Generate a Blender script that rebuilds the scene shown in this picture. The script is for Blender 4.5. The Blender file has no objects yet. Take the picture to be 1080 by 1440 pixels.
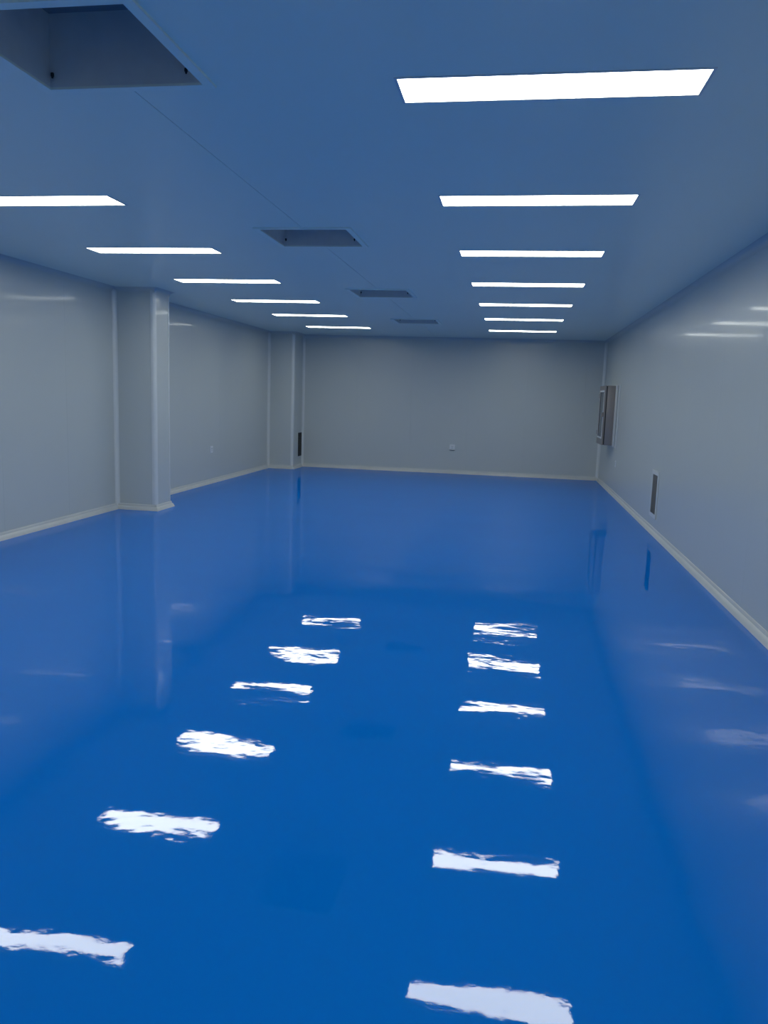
import bpy, bmesh, math
from mathutils import Matrix, Vector

# ------------------------------------------------------------------ camera
scene = bpy.context.scene
C = bpy.context.collection
H = 2.805                       # ceiling height (m)
XL, XR = -5.044, 1.768          # left / right wall planes
YB, YF = -1.60, 16.44           # wall behind the camera / far wall

cam_data = bpy.data.cameras.new('camera')
cam_data.sensor_fit = 'HORIZONTAL'
cam_data.sensor_width = 36.0
cam_data.lens = 36.0 * 1098.45 / 1080.0
cam_data.clip_start = 0.05
cam = bpy.data.objects.new('camera', cam_data)
C.objects.link(cam)
r_ = Vector((0.9859694162, 0.1636711686, 0.0328033359))
u_ = Vector((-0.0559769085, 0.1390520077, 0.9887017371))
f_ = Vector((-0.1572605990, 0.9766659038, -0.1462628329))
m = Matrix((r_, u_, -f_)).transposed().to_4x4()
m.translation = Vector((0, 0, 1.5613))
cam.matrix_world = m
scene.camera = cam

# ------------------------------------------------------------------ world, exposure
w = bpy.data.worlds.new('world'); scene.world = w
w.use_nodes = True
w.node_tree.nodes['Background'].inputs[0].default_value = (0, 0, 0, 1)   # windowless room
LAMP_STRENGTH = 13.0
scene.view_settings.view_transform = 'Standard'
scene.view_settings.look = 'None'
scene.view_settings.gamma = 1.0
scene.view_settings.use_curve_mapping = False
scene.view_settings.exposure = 0.0
scene.cycles.use_denoising = True
scene.cycles.max_bounces = 16
scene.cycles.diffuse_bounces = 10
scene.cycles.glossy_bounces = 8

# ------------------------------------------------------------------ materials
def mat(name, col, rough=0.5, metal=0.0, spec=0.5, coat=0.0, coat_rough=0.05, ior=1.5):
    mt = bpy.data.materials.new(name); mt.use_nodes = True
    b = mt.node_tree.nodes['Principled BSDF']
    b.inputs['Base Color'].default_value = (*col, 1)
    b.inputs['Roughness'].default_value = rough
    b.inputs['Metallic'].default_value = metal
    b.inputs['Specular IOR Level'].default_value = spec
    b.inputs['IOR'].default_value = ior
    b.inputs['Coat Weight'].default_value = coat
    b.inputs['Coat Roughness'].default_value = coat_rough
    return mt, mt.node_tree, b

def coords(nt, scale):
    g = nt.nodes.new('ShaderNodeNewGeometry')      # world position in metres
    mp = nt.nodes.new('ShaderNodeMapping')
    mp.inputs['Scale'].default_value = scale
    nt.links.new(g.outputs['Position'], mp.inputs['Vector'])
    return mp.outputs['Vector']

def noise(nt, vec, scale, detail=2.0, rough=0.5):
    n = nt.nodes.new('ShaderNodeTexNoise')
    n.inputs['Scale'].default_value = scale
    n.inputs['Detail'].default_value = detail
    n.inputs['Roughness'].default_value = rough
    nt.links.new(vec, n.inputs['Vector'])
    return n.outputs['Fac']

def bump(nt, fac, dist, prev=None):
    b = nt.nodes.new('ShaderNodeBump')
    b.inputs['Strength'].default_value = 1.0
    b.inputs['Distance'].default_value = dist
    nt.links.new(fac, b.inputs['Height'])
    if prev is not None:
        nt.links.new(prev, b.inputs['Normal'])
    return b.outputs['Normal']

def mottle(nt, bsdf, col, amount, vec, scale):
    n = noise(nt, vec, scale, 3.0)
    mx = nt.nodes.new('ShaderNodeMix'); mx.data_type = 'RGBA'
    mx.inputs['A'].default_value = (*[c * (1 - amount) for c in col], 1)
    mx.inputs['B'].default_value = (*[min(1, c * (1 + amount)) for c in col], 1)
    nt.links.new(n, mx.inputs['Factor'])
    nt.links.new(mx.outputs['Result'], bsdf.inputs['Base Color'])

# epoxy floor: wet looking self-levelled blue resin with trowel waves
FLOOR_COL = (0.0005, 0.163, 0.60)
M_floor = bpy.data.materials.new('blue_epoxy'); M_floor.use_nodes = True
nt = M_floor.node_tree; nt.nodes.remove(nt.nodes['Principled BSDF'])
dif = nt.nodes.new('ShaderNodeBsdfDiffuse'); glo = nt.nodes.new('ShaderNodeBsdfGlossy')
fre = nt.nodes.new('ShaderNodeFresnel'); mixs = nt.nodes.new('ShaderNodeMixShader')
fre.inputs['IOR'].default_value = 1.40
glo.inputs['Roughness'].default_value = 0.02
glo.inputs['Color'].default_value = (1, 1, 1, 1)
nf = noise(nt, coords(nt, (1, 1, 1)), 0.9, 3.0)
mx = nt.nodes.new('ShaderNodeMix'); mx.data_type = 'RGBA'
mx.inputs['A'].default_value = (*[c * 0.96 for c in FLOOR_COL], 1)
mx.inputs['B'].default_value = (*[c * 1.04 for c in FLOOR_COL], 1)
nt.links.new(nf, mx.inputs['Factor']); nt.links.new(mx.outputs['Result'], dif.inputs['Color'])
n1 = noise(nt, coords(nt, (1.0, 1.5, 1)), 1.3, 1.0)
n2 = noise(nt, coords(nt, (1.0, 1.3, 1)), 6.0, 2.0, 0.5)
n3 = noise(nt, coords(nt, (1.0, 1.0, 1)), 38.0, 3.0, 0.6)
nn = bump(nt, n1, 0.0042)
nn = bump(nt, n2, 0.00058, nn)
nn = bump(nt, n3, 0.00006, nn)
for node in (glo, fre): nt.links.new(nn, node.inputs['Normal'])
ma = nt.nodes.new('ShaderNodeMath'); ma.operation = 'MULTIPLY_ADD'      # hazy coat: F / (1 + 1.5 F)
ma.inputs[1].default_value = 1.5; ma.inputs[2].default_value = 1.0
dv = nt.nodes.new('ShaderNodeMath'); dv.operation = 'DIVIDE'
nt.links.new(fre.outputs[0], ma.inputs[0]); nt.links.new(fre.outputs[0], dv.inputs[0]); nt.links.new(ma.outputs[0], dv.inputs[1])
nt.links.new(dv.outputs[0], mixs.inputs[0]); nt.links.new(dif.outputs[0], mixs.inputs[1]); nt.links.new(glo.outputs[0], mixs.inputs[2])
nt.links.new(mixs.outputs[0], nt.nodes['Material Output'].inputs['Surface'])

# powder coated steel sandwich panels
WALL_COL = (0.54, 0.57, 0.54)
def panel_mat(name, col, coat):
    M, nt, b = mat(name, col, rough=0.34, spec=0.4, coat=coat, coat_rough=0.085)
    v = coords(nt, (1, 1, 1))
    mottle(nt, b, col, 0.025, v, 0.7)
    nn = bump(nt, noise(nt, coords(nt, (1, 1, 0.35)), 3.0, 1.0), 0.0004)
    nt.links.new(nn, b.inputs['Coat Normal'])
    nt.links.new(nn, b.inputs['Normal'])
    return M
M_wall = panel_mat('wall_panel_paint', WALL_COL, 0.21)
M_ceil = panel_mat('ceiling_panel_paint', (0.80, 0.85, 0.74), 0.10)
M_trim, nt, b = mat('white_aluminium_trim', (0.66, 0.68, 0.655), rough=0.32, spec=0.5, coat=0.2)
mottle(nt, b, (0.66, 0.68, 0.655), 0.03, coords(nt, (1, 1, 1)), 6)
M_skirt, nt, b = mat('grey_white_skirting', (0.57, 0.58, 0.55), rough=0.35, spec=0.5)
mottle(nt, b, (0.57, 0.58, 0.55), 0.05, coords(nt, (1, 1, 1)), 5)
M_steel, nt, b = mat('galvanised_steel', (0.68, 0.70, 0.68), rough=0.5, metal=0.35)
mottle(nt, b, (0.68, 0.70, 0.68), 0.08, coords(nt, (1, 1, 1)), 14)
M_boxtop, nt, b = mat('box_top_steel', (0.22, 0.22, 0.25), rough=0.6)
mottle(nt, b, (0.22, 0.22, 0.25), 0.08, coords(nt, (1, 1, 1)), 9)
M_flange, nt, b = mat('painted_flange', (0.80, 0.85, 0.74), rough=0.35)
mottle(nt, b, (0.80, 0.85, 0.74), 0.03, coords(nt, (1, 1, 1)), 8)
M_dark, nt, b = mat('dark_gap', (0.02, 0.022, 0.025), rough=0.7)
mottle(nt, b, (0.02, 0.022, 0.025), 0.1, coords(nt, (1, 1, 1)), 10)
M_grilleblk, nt, b = mat('black_grille', (0.012, 0.016, 0.02), rough=0.5)
mottle(nt, b, (0.012, 0.016, 0.02), 0.1, coords(nt, (1, 1, 1)), 10)
M_blade, nt, b = mat('grey_louvre', (0.065, 0.068, 0.072), rough=0.45)
mottle(nt, b, (0.065, 0.068, 0.072), 0.05, coords(nt, (1, 1, 1)), 10)
M_plastic, nt, b = mat('white_plastic', (0.74, 0.76, 0.75), rough=0.3)
mottle(nt, b, (0.74, 0.76, 0.75), 0.02, coords(nt, (1, 1, 1)), 10)
M_stain, nt, b = mat('brushed_stainless', (0.31, 0.275, 0.25), rough=0.40, metal=0.45)
mottle(nt, b, (0.31, 0.275, 0.25), 0.08, coords(nt, (30, 30, 1)), 4)
M_glass, nt, b = mat('hatch_glass', (0.10, 0.10, 0.12), rough=0.03, spec=0.6)
b.inputs['Transmission Weight'].default_value = 0.55
mottle(nt, b, (0.10, 0.10, 0.12), 0.03, coords(nt, (1, 1, 1)), 3)
M_lamp = bpy.data.materials.new('lit_diffuser'); M_lamp.use_nodes = True
nt = M_lamp.node_tree; nt.nodes.remove(nt.nodes['Principled BSDF'])
em = nt.nodes.new('ShaderNodeEmission')
em.inputs['Color'].default_value = (0.965, 1.0, 0.93, 1)
em.inputs['Strength'].default_value = LAMP_STRENGTH
nt.links.new(em.outputs[0], nt.nodes['Material Output'].inputs['Surface'])

# ------------------------------------------------------------------ helpers
def box(bm, x0, x1, y0, y1, z0, z1, bev=0.0, seg=1):
    v = [bm.verts.new(p) for p in ((x0,y0,z0),(x1,y0,z0),(x1,y1,z0),(x0,y1,z0),(x0,y0,z1),(x1,y0,z1),(x1,y1,z1),(x0,y1,z1))]
    fs = [bm.faces.new([v[i] for i in q]) for q in ((3,2,1,0),(4,5,6,7),(0,1,5,4),(1,2,6,5),(2,3,7,6),(3,0,4,7))]
    if bev > 0:
        es = list({e for f in fs for e in f.edges})
        bmesh.ops.bevel(bm, geom=es, offset=bev, segments=seg, profile=0.5, affect='EDGES')

def prism(bm, pts, z0, z1):
    """vertical extrusion of an (x, y) outline, counter-clockwise"""
    a = [bm.verts.new((x, y, z0)) for x, y in pts]
    t = [bm.verts.new((x, y, z1)) for x, y in pts]
    n = len(pts)
    bm.faces.new(a[::-1]); bm.faces.new(t)
    for i in range(n):
        j = (i + 1) % n
        bm.faces.new((a[i], a[j], t[j], t[i]))

def mesh(name, bm, material, smooth=False):
    bmesh.ops.recalc_face_normals(bm, faces=bm.faces)
    me = bpy.data.meshes.new(name); bm.to_mesh(me); bm.free()
    me.materials.append(material)
    if smooth:
        me.polygons.foreach_set('use_smooth', [True] * len(me.polygons))
        me.set_sharp_from_angle(angle=math.radians(35))
    return me

def link(name, me, parent=None, loc=None, rot=None):
    o = bpy.data.objects.new(name, me); C.objects.link(o)
    if parent is not None: o.parent = parent
    if loc is not None: o.location = loc
    if rot is not None: o.rotation_euler = rot
    return o

def obj(name, bm, material, parent=None, smooth=False):
    return link(name, mesh(name, bm, material, smooth), parent)

def boxobj(name, b6, material, parent=None, bev=0.0, seg=1):
    bm = bmesh.new(); box(bm, *b6, bev=bev, seg=seg)
    return obj(name, bm, material, parent, smooth=bev > 0 and seg > 1)

def struct(o, label, cat=None):
    o['kind'] = 'structure'; o['label'] = label
    if cat: o['category'] = cat
    return o

def thing(name, label, cat, loc=(0, 0, 0), group=None, rotz=0.0):
    o = bpy.data.objects.new(name, None); C.objects.link(o)
    o.empty_display_size = 0.1
    o.location = loc; o.rotation_euler = (0, 0, rotz)
    o['label'] = label; o['category'] = cat
    if group: o['group'] = group
    return o

def copy_tree(src, loc, label):
    r = src.copy(); C.objects.link(r); r.location = loc; r['label'] = label
    for ch in list(src.children):
        c = ch.copy(); C.objects.link(c); c.parent = r
        for g in list(ch.children):
            d = g.copy(); C.objects.link(d); d.parent = c
    return r

# ------------------------------------------------------------------ layout
COL1 = (XL, -4.50, 9.40, 9.84)          # boxed column on the left wall
COL2 = (XL, -4.50, 15.74, YF)           # boxed column in the far corner
RX = (-0.536, 0.664); LX = (-3.908, -2.715)
LW = 0.257
RY = [-0.24, 1.572, 3.385, 5.197, 7.007, 8.836, 10.672, 12.558, 14.597]
LY = [-0.30, 1.50, 3.310, 5.120, 6.925, 8.784, 10.625, 12.454, 14.524]
VX = (-2.010, -1.325)
VY = [2.905, 6.335, 9.66, 13.10]; VH = 0.3375
SEAM = -1.662
holes = [(*RX, y - LW/2, y + LW/2) for y in RY] + [(*LX, y - LW/2, y + LW/2) for y in LY]
holes += [(*VX, y - VH, y + VH) for y in VY]

# ------------------------------------------------------------------ room shell
fl = boxobj('floor', (XL - 0.1, XR + 0.1, YB - 0.1, YF + 0.1, -0.10, 0.0), M_floor)
struct(fl, 'glossy blue epoxy floor reflecting the ceiling lights', 'floor')

def ceiling_slab(x0, x1):
    xs = sorted({x0, x1, *[h for hh in holes for h in hh[:2] if x0 < h < x1]})
    ys = sorted({YB - 0.1, YF + 0.1, *[h for hh in holes for h in hh[2:]]})
    def solid(i, j):
        if not (0 <= i < len(xs) - 1 and 0 <= j < len(ys) - 1): return False
        cx, cy = (xs[i] + xs[i+1]) / 2, (ys[j] + ys[j+1]) / 2
        return not any(a < cx < b and c < cy < d for a, b, c, d in holes)
    bm = bmesh.new(); cache = {}
    def V(i, j, k):
        key = (i, j, k)
        if key not in cache: cache[key] = bm.verts.new((xs[i], ys[j], H + 0.05 * k))
        return cache[key]
    for i in range(len(xs) - 1):
        for j in range(len(ys) - 1):
            if not solid(i, j): continue
            bm.faces.new((V(i,j,0), V(i,j+1,0), V(i+1,j+1,0), V(i+1,j,0)))
            bm.faces.new((V(i,j,1), V(i+1,j,1), V(i+1,j+1,1), V(i,j+1,1)))
            if not solid(i-1, j): bm.faces.new((V(i,j,0), V(i,j,1), V(i,j+1,1), V(i,j+1,0)))
            if not solid(i+1, j): bm.faces.new((V(i+1,j,0), V(i+1,j+1,0), V(i+1,j+1,1), V(i+1,j,1)))
            if not solid(i, j-1): bm.faces.new((V(i,j,0), V(i+1,j,0), V(i+1,j,1), V(i,j,1)))
            if not solid(i, j+1): bm.faces.new((V(i,j+1,0), V(i,j+1,1), V(i+1,j+1,1), V(i+1,j+1,0)))
    return bm

ceil = obj('ceiling', ceiling_slab(SEAM + 0.002, XR + 0.1), M_ceil)
struct(ceil, 'white ceiling panels tinted blue by the floor', 'ceiling')
obj('ceiling_panel', ceiling_slab(XL - 0.1, SEAM - 0.002), M_ceil, ceil)
ye = [YB - 0.1] + [q for y in VY for q in (y - VH - 0.002, y + VH + 0.002)] + [YF + 0.1]
for k in range(0, len(ye), 2):
    boxobj('joint_strip', (SEAM - 0.0019, SEAM + 0.0019, ye[k], ye[k+1], H + 0.006, H + 0.045), M_dark, ceil)

PW = 1.18; GAP = 0.0008; PT = 0.05
def wall(name, label, axis, plane, out, a0, a1, start):
    """a backing slab and upright sandwich panels in front of it; inner faces lie on `plane`"""
    def b6(p0, p1, s0, s1, z0, z1):
        p0, p1 = sorted((p0, p1))
        return (p0, p1, s0, s1, z0, z1) if axis == 'x' else (s0, s1, p0, p1, z0, z1)
    root = boxobj(name, b6(plane + out * (PT + 0.002), plane + out * (PT + 0.08), a0, a1, -0.1, H + 0.05), M_dark)
    struct(root, label, 'wall')
    edges = [a0]; e = start
    while e < a1 - 0.05:
        if e > a0 + 0.05: edges.append(e)
        e += PW
    edges.append(a1)
    for s0, s1 in zip(edges[:-1], edges[1:]):
        boxobj('wall_panel', b6(plane, plane + out * PT, s0 + GAP/2, s1 - GAP/2, 0.0, H), M_wall, root, bev=0.0005)
    return root

wall('wall_right', 'long grey panel wall on the right with a floor-level grille', 'x', XR, 1, YB, YF, YB + 0.62)
wall('wall_left', 'long grey panel wall on the left behind the column', 'x', XL, -1, YB, YF, YB + 0.45)
wall('wall_far', 'grey panel end wall with one small socket', 'y', YF, 1, XL - 0.13, XR + 0.13, XL + 0.54)
wall('wall_back', 'grey panel wall behind the camera', 'y', YB, -1, XL - 0.13, XR + 0.13, XL + 0.6)

# ---- boxed columns (structure)
def arc(cx, cy, r, a0, a1, n):
    return [(cx + r * math.cos(math.radians(a0 + (a1 - a0) * i / n)), cy + r * math.sin(math.radians(a0 + (a1 - a0) * i / n))) for i in range(n + 1)]

TR, TT = 0.030, 0.005                  # corner radius of the column body, trim thickness
def outer_trim(x, y, sx, sy):
    """rounded aluminium angle over an outer corner at (x, y); (sx, sy) points out of the column"""
    leg = 0.050
    pts = [(leg, 0.0005), (leg, -TT)] + arc(TR, TR, TR + TT, 270, 180, 8) + [(-TT, leg), (0.0005, leg)] + arc(TR, TR, TR - 0.0005, 180, 270, 8)
    return [(x - sx * u, y - sy * v) for u, v in pts]
def column_outline(x0, x1, y0, y1, far_round):
    pts = [(x0, y0)] + arc(x1 - TR, y0 + TR, TR, 270, 360, 8)
    pts += arc(x1 - TR, y1 - TR, TR, 0, 90, 8) if far_round else [(x1, y1)]
    return pts + [(x0, y1)]
def inner_trim(x, y, dx, dy, r=0.045):
    """concave cove strip in an inner corner; (dx, dy) points into the room"""
    pts = [(0.0, 0.0), (r, 0.0), (r, 0.003)] + arc(r + 0.003, r + 0.003, r, 270, 180, 8)[0:] + [(0.003, r), (0.0, r)]
    return [(x + dx * u, y + dy * v) for u, v in pts]

def prism_obj(name, pts, z0, z1, material, parent):
    area = sum(pts[i][0] * pts[(i+1) % len(pts)][1] - pts[(i+1) % len(pts)][0] * pts[i][1] for i in range(len(pts)))
    bm = bmesh.new(); prism(bm, pts if area > 0 else pts[::-1], z0, z1)
    return obj(name, bm, material, parent, smooth=True)

x0, x1, y0, y1 = COL1
c1 = prism_obj('column', column_outline(x0 + 0.001, x1, y0, y1, True), 0.0, H, M_wall, None)
struct(c1, 'boxed-in panel column standing out from the left wall', 'column')
prism_obj('corner_trim', outer_trim(x1, y0, 1, -1), 0.02, H - 0.02, M_trim, c1)
prism_obj('corner_trim', outer_trim(x1, y1, 1, 1), 0.02, H - 0.02, M_trim, c1)
prism_obj('cove_trim', inner_trim(x0, y0, 1, -1), 0.02, H - 0.02, M_trim, c1)
prism_obj('cove_trim', inner_trim(x0, y1, 1, 1), 0.02, H - 0.02, M_trim, c1)
x0, x1, y0, y1 = COL2
c2 = prism_obj('column', column_outline(x0 + 0.001, x1, y0, y1 - 0.001, False), 0.0, H, M_wall, None)
struct(c2, 'boxed-in panel column filling the far left corner', 'column')
prism_obj('corner_trim', outer_trim(x1, y0, 1, -1), 0.02, H - 0.02, M_trim, c2)
prism_obj('cove_trim', inner_trim(x0, y0, 1, -1), 0.02, H - 0.02, M_trim, c2)
prism_obj('cove_trim', inner_trim(x1, y1, 1, -1), 0.02, H - 0.02, M_trim, c2)
t = prism_obj('trim_1', inner_trim(XR, YF, -1, -1, 0.055), 0.02, H - 0.02, M_trim, None)
struct(t, 'white upright cove strip in the far right corner', 'trim')
t = prism_obj('trim_2', inner_trim(XR, YB, -1, 1, 0.055), 0.02, H - 0.02, M_trim, None)
struct(t, 'white upright cove strip behind the camera on the right', 'trim')
t = prism_obj('trim_3', inner_trim(XL, YB, 1, 1, 0.055), 0.02, H - 0.02, M_trim, None)
struct(t, 'white upright cove strip behind the camera on the left', 'trim')

# ---- cove skirting and ceiling cove, swept along the walls with mitred corners
PATH = [(XR, YB), (XR, YF), (COL2[1], YF), (COL2[1], COL2[2]), (XL, COL2[2]), (XL, COL1[3]),
        (COL1[1], COL1[3]), (COL1[1], COL1[2]), (XL, COL1[2]), (XL, YB)]       # counter-clockwise: room on the left
def offset(i, d):
    n = len(PATH)
    def nrm(a, b):
        l = math.hypot(b[0]-a[0], b[1]-a[1]); return (-(b[1]-a[1])/l, (b[0]-a[0])/l)
    p = PATH[i % n]; q = PATH[(i-1) % n]; s = PATH[(i+1) % n]
    n0, n1 = nrm(q, p), nrm(p, s)
    k = 1 + n0[0]*n1[0] + n0[1]*n1[1]
    return (p[0] + d * (n0[0]+n1[0]) / k, p[1] + d * (n0[1]+n1[1]) / k)
def sweep(name, idx, prof, material):
    bm = bmesh.new(); rings = []
    for i in idx:
        rings.append([bm.verts.new((*offset(i, d), z)) for d, z in prof])
    n = len(prof)
    for a, b in zip(rings[:-1], rings[1:]):
        for k in range(n):
            j = (k + 1) % n
            bm.faces.new((a[k], a[j], b[j], b[k]))
    bm.faces.new(rings[0]); bm.faces.new(rings[-1][::-1])
    return obj(name, bm, material, None, smooth=True)
base_prof = [(0.0, 0.0), (0.040, 0.0), (0.038, 0.004), (0.030, 0.026), (0.022, 0.040), (0.012, 0.049), (0.010, 0.066), (0.006, 0.074), (0.0, 0.076)]
ceil_prof = [(0.0, H), (0.060, H), (0.060, H - 0.0005)] + [(x, z) for x, z in arc(0.0605, H - 0.0605, 0.060, 90, 180, 8)] + [(0.0, H - 0.0605)]
struct(sweep('baseboard_right', [0, 1], base_prof, M_skirt), 'white cove skirting along the right wall', 'skirting')
struct(sweep('baseboard_far', [1, 2], base_prof, M_skirt), 'white cove skirting along the end wall', 'skirting')
struct(sweep('baseboard_left', [2, 3, 4, 5, 6, 7, 8, 9], base_prof, M_skirt), 'white cove skirting along the left wall and round its columns', 'skirting')
struct(sweep('baseboard_back', [9, 10], base_prof, M_skirt), 'white cove skirting behind the camera', 'skirting')
struct(sweep('trim_4', [0, 1], ceil_prof, M_wall), 'ceiling cove along the top of the right wall', 'trim')
struct(sweep('trim_5', [1, 2], ceil_prof, M_wall), 'ceiling cove along the top of the end wall', 'trim')
struct(sweep('trim_6', [2, 3, 4, 5, 6, 7, 8, 9], ceil_prof, M_wall), 'ceiling cove along the top of the left wall', 'trim')
struct(sweep('trim_7', [9, 10], ceil_prof, M_wall), 'ceiling cove behind the camera', 'trim')

# ------------------------------------------------------------------ ceiling lights
def ring(bm, x0, x1, y0, y1, wd, z0, z1):
    """rectangular frame round the opening x0..x1, y0..y1"""
    for b6 in ((x0 - wd, x1 + wd, y0 - wd, y0), (x0 - wd, x1 + wd, y1, y1 + wd), (x0 - wd, x0, y0, y1), (x1, x1 + wd, y0, y1)):
        box(bm, *b6, z0, z1)

def make_light():
    t = thing('ceiling_light', '', 'ceiling light', (0, 0, H), 'recessed ceiling light panels')
    L2, W2 = 0.5985, LW / 2 - 0.0005
    bm = bmesh.new(); ring(bm, -L2 + 0.004, L2 - 0.004, -W2 + 0.004, W2 - 0.004, 0.012, -0.003, 0.0)
    obj('frame', bm, M_trim, t)
    boxobj('diffuser', (-L2 + 0.002, L2 - 0.002, -W2 + 0.002, W2 - 0.002, 0.0015, 0.006), M_lamp, t)
    boxobj('housing', (-L2, L2, -W2, W2, 0.007, 0.075), M_steel, t)
    return t
order = ['nearest', 'second', 'third', 'fourth', 'fifth', 'sixth', 'seventh']
proto = make_light(); first = True
for row, xs, ys in (('right', RX, RY), ('left', LX, LY)):
    for k, y in enumerate(ys):
        if k < 2:
            lab = 'white lit ceiling panel of the %s row, %s the camera' % (row, 'behind' if k == 0 else 'right above')
        elif row == 'right':
            lab = ['largest lit ceiling panel, nearest of the right-hand row', 'second lit ceiling panel from the front in the right-hand row',
                   'third lit ceiling panel from the front in the right-hand row', 'fourth lit ceiling panel from the front in the right-hand row',
                   'fifth lit ceiling panel from the front in the right-hand row', 'last but one lit ceiling panel of the right-hand row',
                   'farthest lit ceiling panel of the right-hand row, by the end wall'][k - 2]
        else:
            lab = ['lit ceiling panel of the left row just outside the frame', 'lit ceiling panel cut off by the left edge of the frame',
                   'first whole lit ceiling panel of the left-hand row', 'second whole lit ceiling panel of the left-hand row, above the column',
                   'third whole lit ceiling panel of the left-hand row', 'last but one lit ceiling panel of the left-hand row',
                   'farthest lit ceiling panel of the left-hand row, by the corner column'][k - 2]
        loc = ((xs[0] + xs[1]) / 2, y, H)
        if first: proto.location = loc; proto['label'] = lab; first = False
        else: copy_tree(proto, loc, lab)

# ------------------------------------------------------------------ open air-supply boxes in the ceiling
def make_vent():
    t = thing('air_supply_box', '', 'ceiling vent', (0, 0, H), 'open air supply boxes in the ceiling')
    hx, hy, D, th = (VX[1] - VX[0]) / 2, VH, 0.288, 0.0015
    bm = bmesh.new(); ring(bm, -hx + 0.004, hx - 0.004, -hy + 0.004, hy - 0.004, 0.042, -0.010, 0.0)
    obj('flange', bm, M_flange, t)
    e = 0.001
    boxobj('side_panel', (-hx + e, -hx + e + th, -hy + e, hy - e, 0.0, D), M_steel, t)
    boxobj('side_panel', (hx - e - th, hx - e, -hy + e, hy - e, 0.0, D), M_steel, t)
    boxobj('side_panel', (-hx + e + th, hx - e - th, -hy + e, -hy + e + th, 0.0, D), M_steel, t)
    boxobj('side_panel', (-hx + e + th, hx - e - th, hy - e - th, hy - e, 0.0, D), M_steel, t)
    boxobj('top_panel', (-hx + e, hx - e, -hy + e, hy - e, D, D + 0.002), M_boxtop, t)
    for sx in (-1, 1):
        for sy in (-1, 1):                                     # dark clamp bolts in the corners
            bm = bmesh.new()
            cx, cy = sx * (hx - (0.016 if sx < 0 else 0.075)), sy * (hy - 0.008)
            box(bm, cx - 0.006, cx + 0.006, cy - 0.005, cy + 0.005, 0.040, 0.056, bev=0.002)
            box(bm, cx - 0.003, cx + 0.003, cy - 0.003, cy + 0.003, 0.034, 0.040)
            obj('clamp_bolt', bm, M_dark, t)
    return t
vp = make_vent()
vlab = ['large open square air box in the ceiling at the upper left', 'open square air box in the ceiling, second from the camera',
        'small-looking open air box in the ceiling, third from the camera', 'faintest open air box in the ceiling, nearest the end wall']
for k, y in enumerate(VY):
    loc = ((VX[0] + VX[1]) / 2, y, H)
    if k == 0: vp.location = loc; vp['label'] = vlab[0]
    else: copy_tree(vp, loc, vlab[k])

# ------------------------------------------------------------------ return-air grilles
def grille(name, label, y0, y1, z0, z1, x, nx, rim, fm, bm_, n, pitch_tilt=0.006):
    """louvred grille on a wall plane x, facing nx"""
    t = thing(name, label, 'air grille', (x, (y0 + y1) / 2, z0), 'return air grilles')
    hy, h = (y1 - y0) / 2, z1 - z0
    s = nx
    def bx(a, b): return (min(a * s, b * s), max(a * s, b * s))
    bm = bmesh.new()
    X = bx(0.001, 0.012)
    box(bm, *X, -hy, hy, 0, rim, bev=0.002); box(bm, *X, -hy, hy, h - rim, h, bev=0.002)
    box(bm, *X, -hy, -hy + rim, rim, h - rim, bev=0.002); box(bm, *X, hy - rim, hy, rim, h - rim, bev=0.002)
    obj('frame', bm, fm, t)
    boxobj('backing', (*bx(0.0005, 0.002), -hy + rim - 0.004, hy - rim + 0.004, rim - 0.004, h - rim + 0.004), M_dark, t)
    step = (h - 2 * rim) / n
    bm = bmesh.new()
    a, b = 0.003 * s, 0.011 * s
    pts = [(a, step * 0.55), (b, step * 0.05), (b, step * 0.05 + 0.002), (a, step * 0.55 + 0.002)]
    lo = [bm.verts.new((px, -hy + rim, pz)) for px, pz in pts]; hi = [bm.verts.new((px, hy - rim, pz)) for px, pz in pts]
    bm.faces.new(lo); bm.faces.new(hi[::-1])
    for k in range(4):
        j = (k + 1) % 4; bm.faces.new((lo[k], hi[k], hi[j], lo[j]))
    me = mesh('slat', bm, bm_)
    for k in range(n):
        link('slat', me, t, (0, 0, rim + k * step))
    return t
grille('air_grille', 'white framed louvred air grille low on the right wall', 9.79, 10.22, 0.19, 0.765, XR, -1, 0.05, M_trim, M_blade, 24)
grille('air_grille', 'dark narrow louvred air grille on the far corner column', 16.14, 16.375, 0.24, 0.74, COL2[1], 1, 0.014, M_grilleblk, M_grilleblk, 22)

# ------------------------------------------------------------------ sockets
def socket(label, loc, rotz, holes_=True, dz=1.0):
    t = thing('wall_socket', label, 'socket', loc, 'white wall sockets', rotz)   # local: plate faces -y, wall at y = 0
    boxobj('plate', (-0.058, 0.058, -0.009, -0.0005, -0.058, 0.058), M_plastic, t, bev=0.003, seg=2)
    boxobj('insert', (-0.038, 0.038, -0.0115, -0.009, -0.038, 0.038), M_plastic, t, bev=0.001)
    for (cx, cz, hx, hz) in ((-0.013, 0.016, 0.0035, 0.009), (0.013, 0.016, 0.0035, 0.009), (0, -0.016, 0.004, 0.009)):
        boxobj('pin_slot', (cx - hx, cx + hx, -0.0122, -0.0114, cz - hz, cz + hz), M_dark, t)
    return t
s = socket('small white square socket on the end wall', (-1.242, YF, 0.555), 0)
boxobj('lower_lip', (-0.056, 0.056, -0.018, -0.0005, -0.066, -0.059), M_dark, s)
socket('small white socket on the left wall between the columns', (XL, 12.64, 0.575), math.radians(90))
socket('small white socket on the right wall below the pass hatch', (XR, 13.86, 0.55), math.radians(-90))

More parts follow.
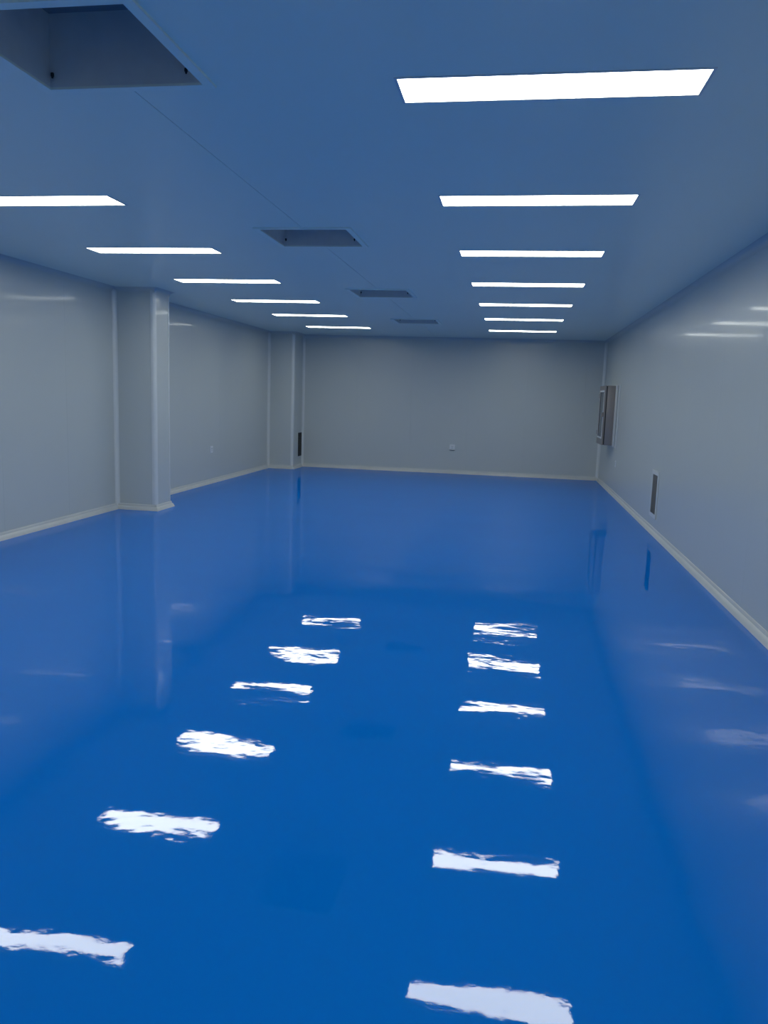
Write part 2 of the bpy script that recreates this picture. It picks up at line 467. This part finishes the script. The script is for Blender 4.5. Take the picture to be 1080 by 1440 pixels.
# ------------------------------------------------------------------ pass-through hatch in the right wall
t = thing('pass_hatch', 'stainless pass-through hatch with glazed door on the right wall', 'pass hatch', (XR, 14.80, 0.83))
YN, YE, ZT = -0.42, 0.46, 1.05           # near / far side of the body, height (local)
fx = -0.195
bm = bmesh.new()
ring_z = ((YN - 0.42, YE + 0.10, -0.030, 0.012), (YN - 0.42, YE + 0.10, ZT - 0.012, ZT + 0.02), (YN - 0.42, YN - 0.24, 0.012, ZT - 0.012), (YE - 0.02, YE + 0.10, 0.012, ZT - 0.012))
for a, b_, c, d in ring_z: box(bm, -0.010, -0.0005, a, b_, c, d, bev=0.002)
obj('wall_flange', bm, M_trim, t)
bm = bmesh.new()
for a, b_, c, d in ((YN - 0.20, YE, -0.012, 0.03), (YN - 0.20, YE, ZT - 0.03, ZT + 0.005), (YN - 0.20, YN + 0.002, 0.03, ZT - 0.03)):
    box(bm, -0.030, -0.0105, a, b_, c, d, bev=0.003)
obj('raised_frame', bm, M_trim, t)
boxobj('body', (fx + 0.030, -0.0005, YN, YE, 0.0, ZT), M_stain, t, bev=0.004, seg=2)
boxobj('gasket', (fx + 0.012, fx + 0.030, YN + 0.006, YE - 0.006, 0.01, ZT - 0.01), M_dark, t)
bm = bmesh.new()
for a, b_, c, d in ((YN, YE, 0.0, 0.13), (YN, YE, ZT - 0.10, ZT), (YN, YN + 0.10, 0.13, ZT - 0.10), (YE - 0.10, YE, 0.13, ZT - 0.10)):
    box(bm, fx - 0.012, fx + 0.012, a, b_, c, d)
dr = obj('door', bm, M_stain, t)
boxobj('glass', (fx - 0.004, fx + 0.004, YN + 0.09, YE - 0.09, 0.12, ZT - 0.09), M_glass, dr)
bm = bmesh.new()
for a, b_, c, d in ((YN + 0.08, YE - 0.08, 0.11, 0.14), (YN + 0.08, YE - 0.08, ZT - 0.11, ZT - 0.08), (YN + 0.08, YN + 0.12, 0.14, ZT - 0.11), (YE - 0.12, YE - 0.08, 0.14, ZT - 0.11)):
    box(bm, fx - 0.017, fx - 0.012, a, b_, c, d)
obj('glazing_bead', bm, M_plastic, dr)
bm = bmesh.new()
box(bm, fx - 0.034, fx - 0.012, YN + 0.02, YN + 0.06, 0.50, 0.58, bev=0.004)
box(bm, fx - 0.046, fx - 0.034, YN + 0.025, YN + 0.055, 0.44, 0.57, bev=0.004)
obj('latch', bm, M_stain, dr)
for z in (0.16, ZT - 0.22):
    bm = bmesh.new(); box(bm, fx - 0.020, fx + 0.018, YE, YE + 0.018, z, z + 0.08, bev=0.003)
    obj('hinge', bm, M_stain, dr)
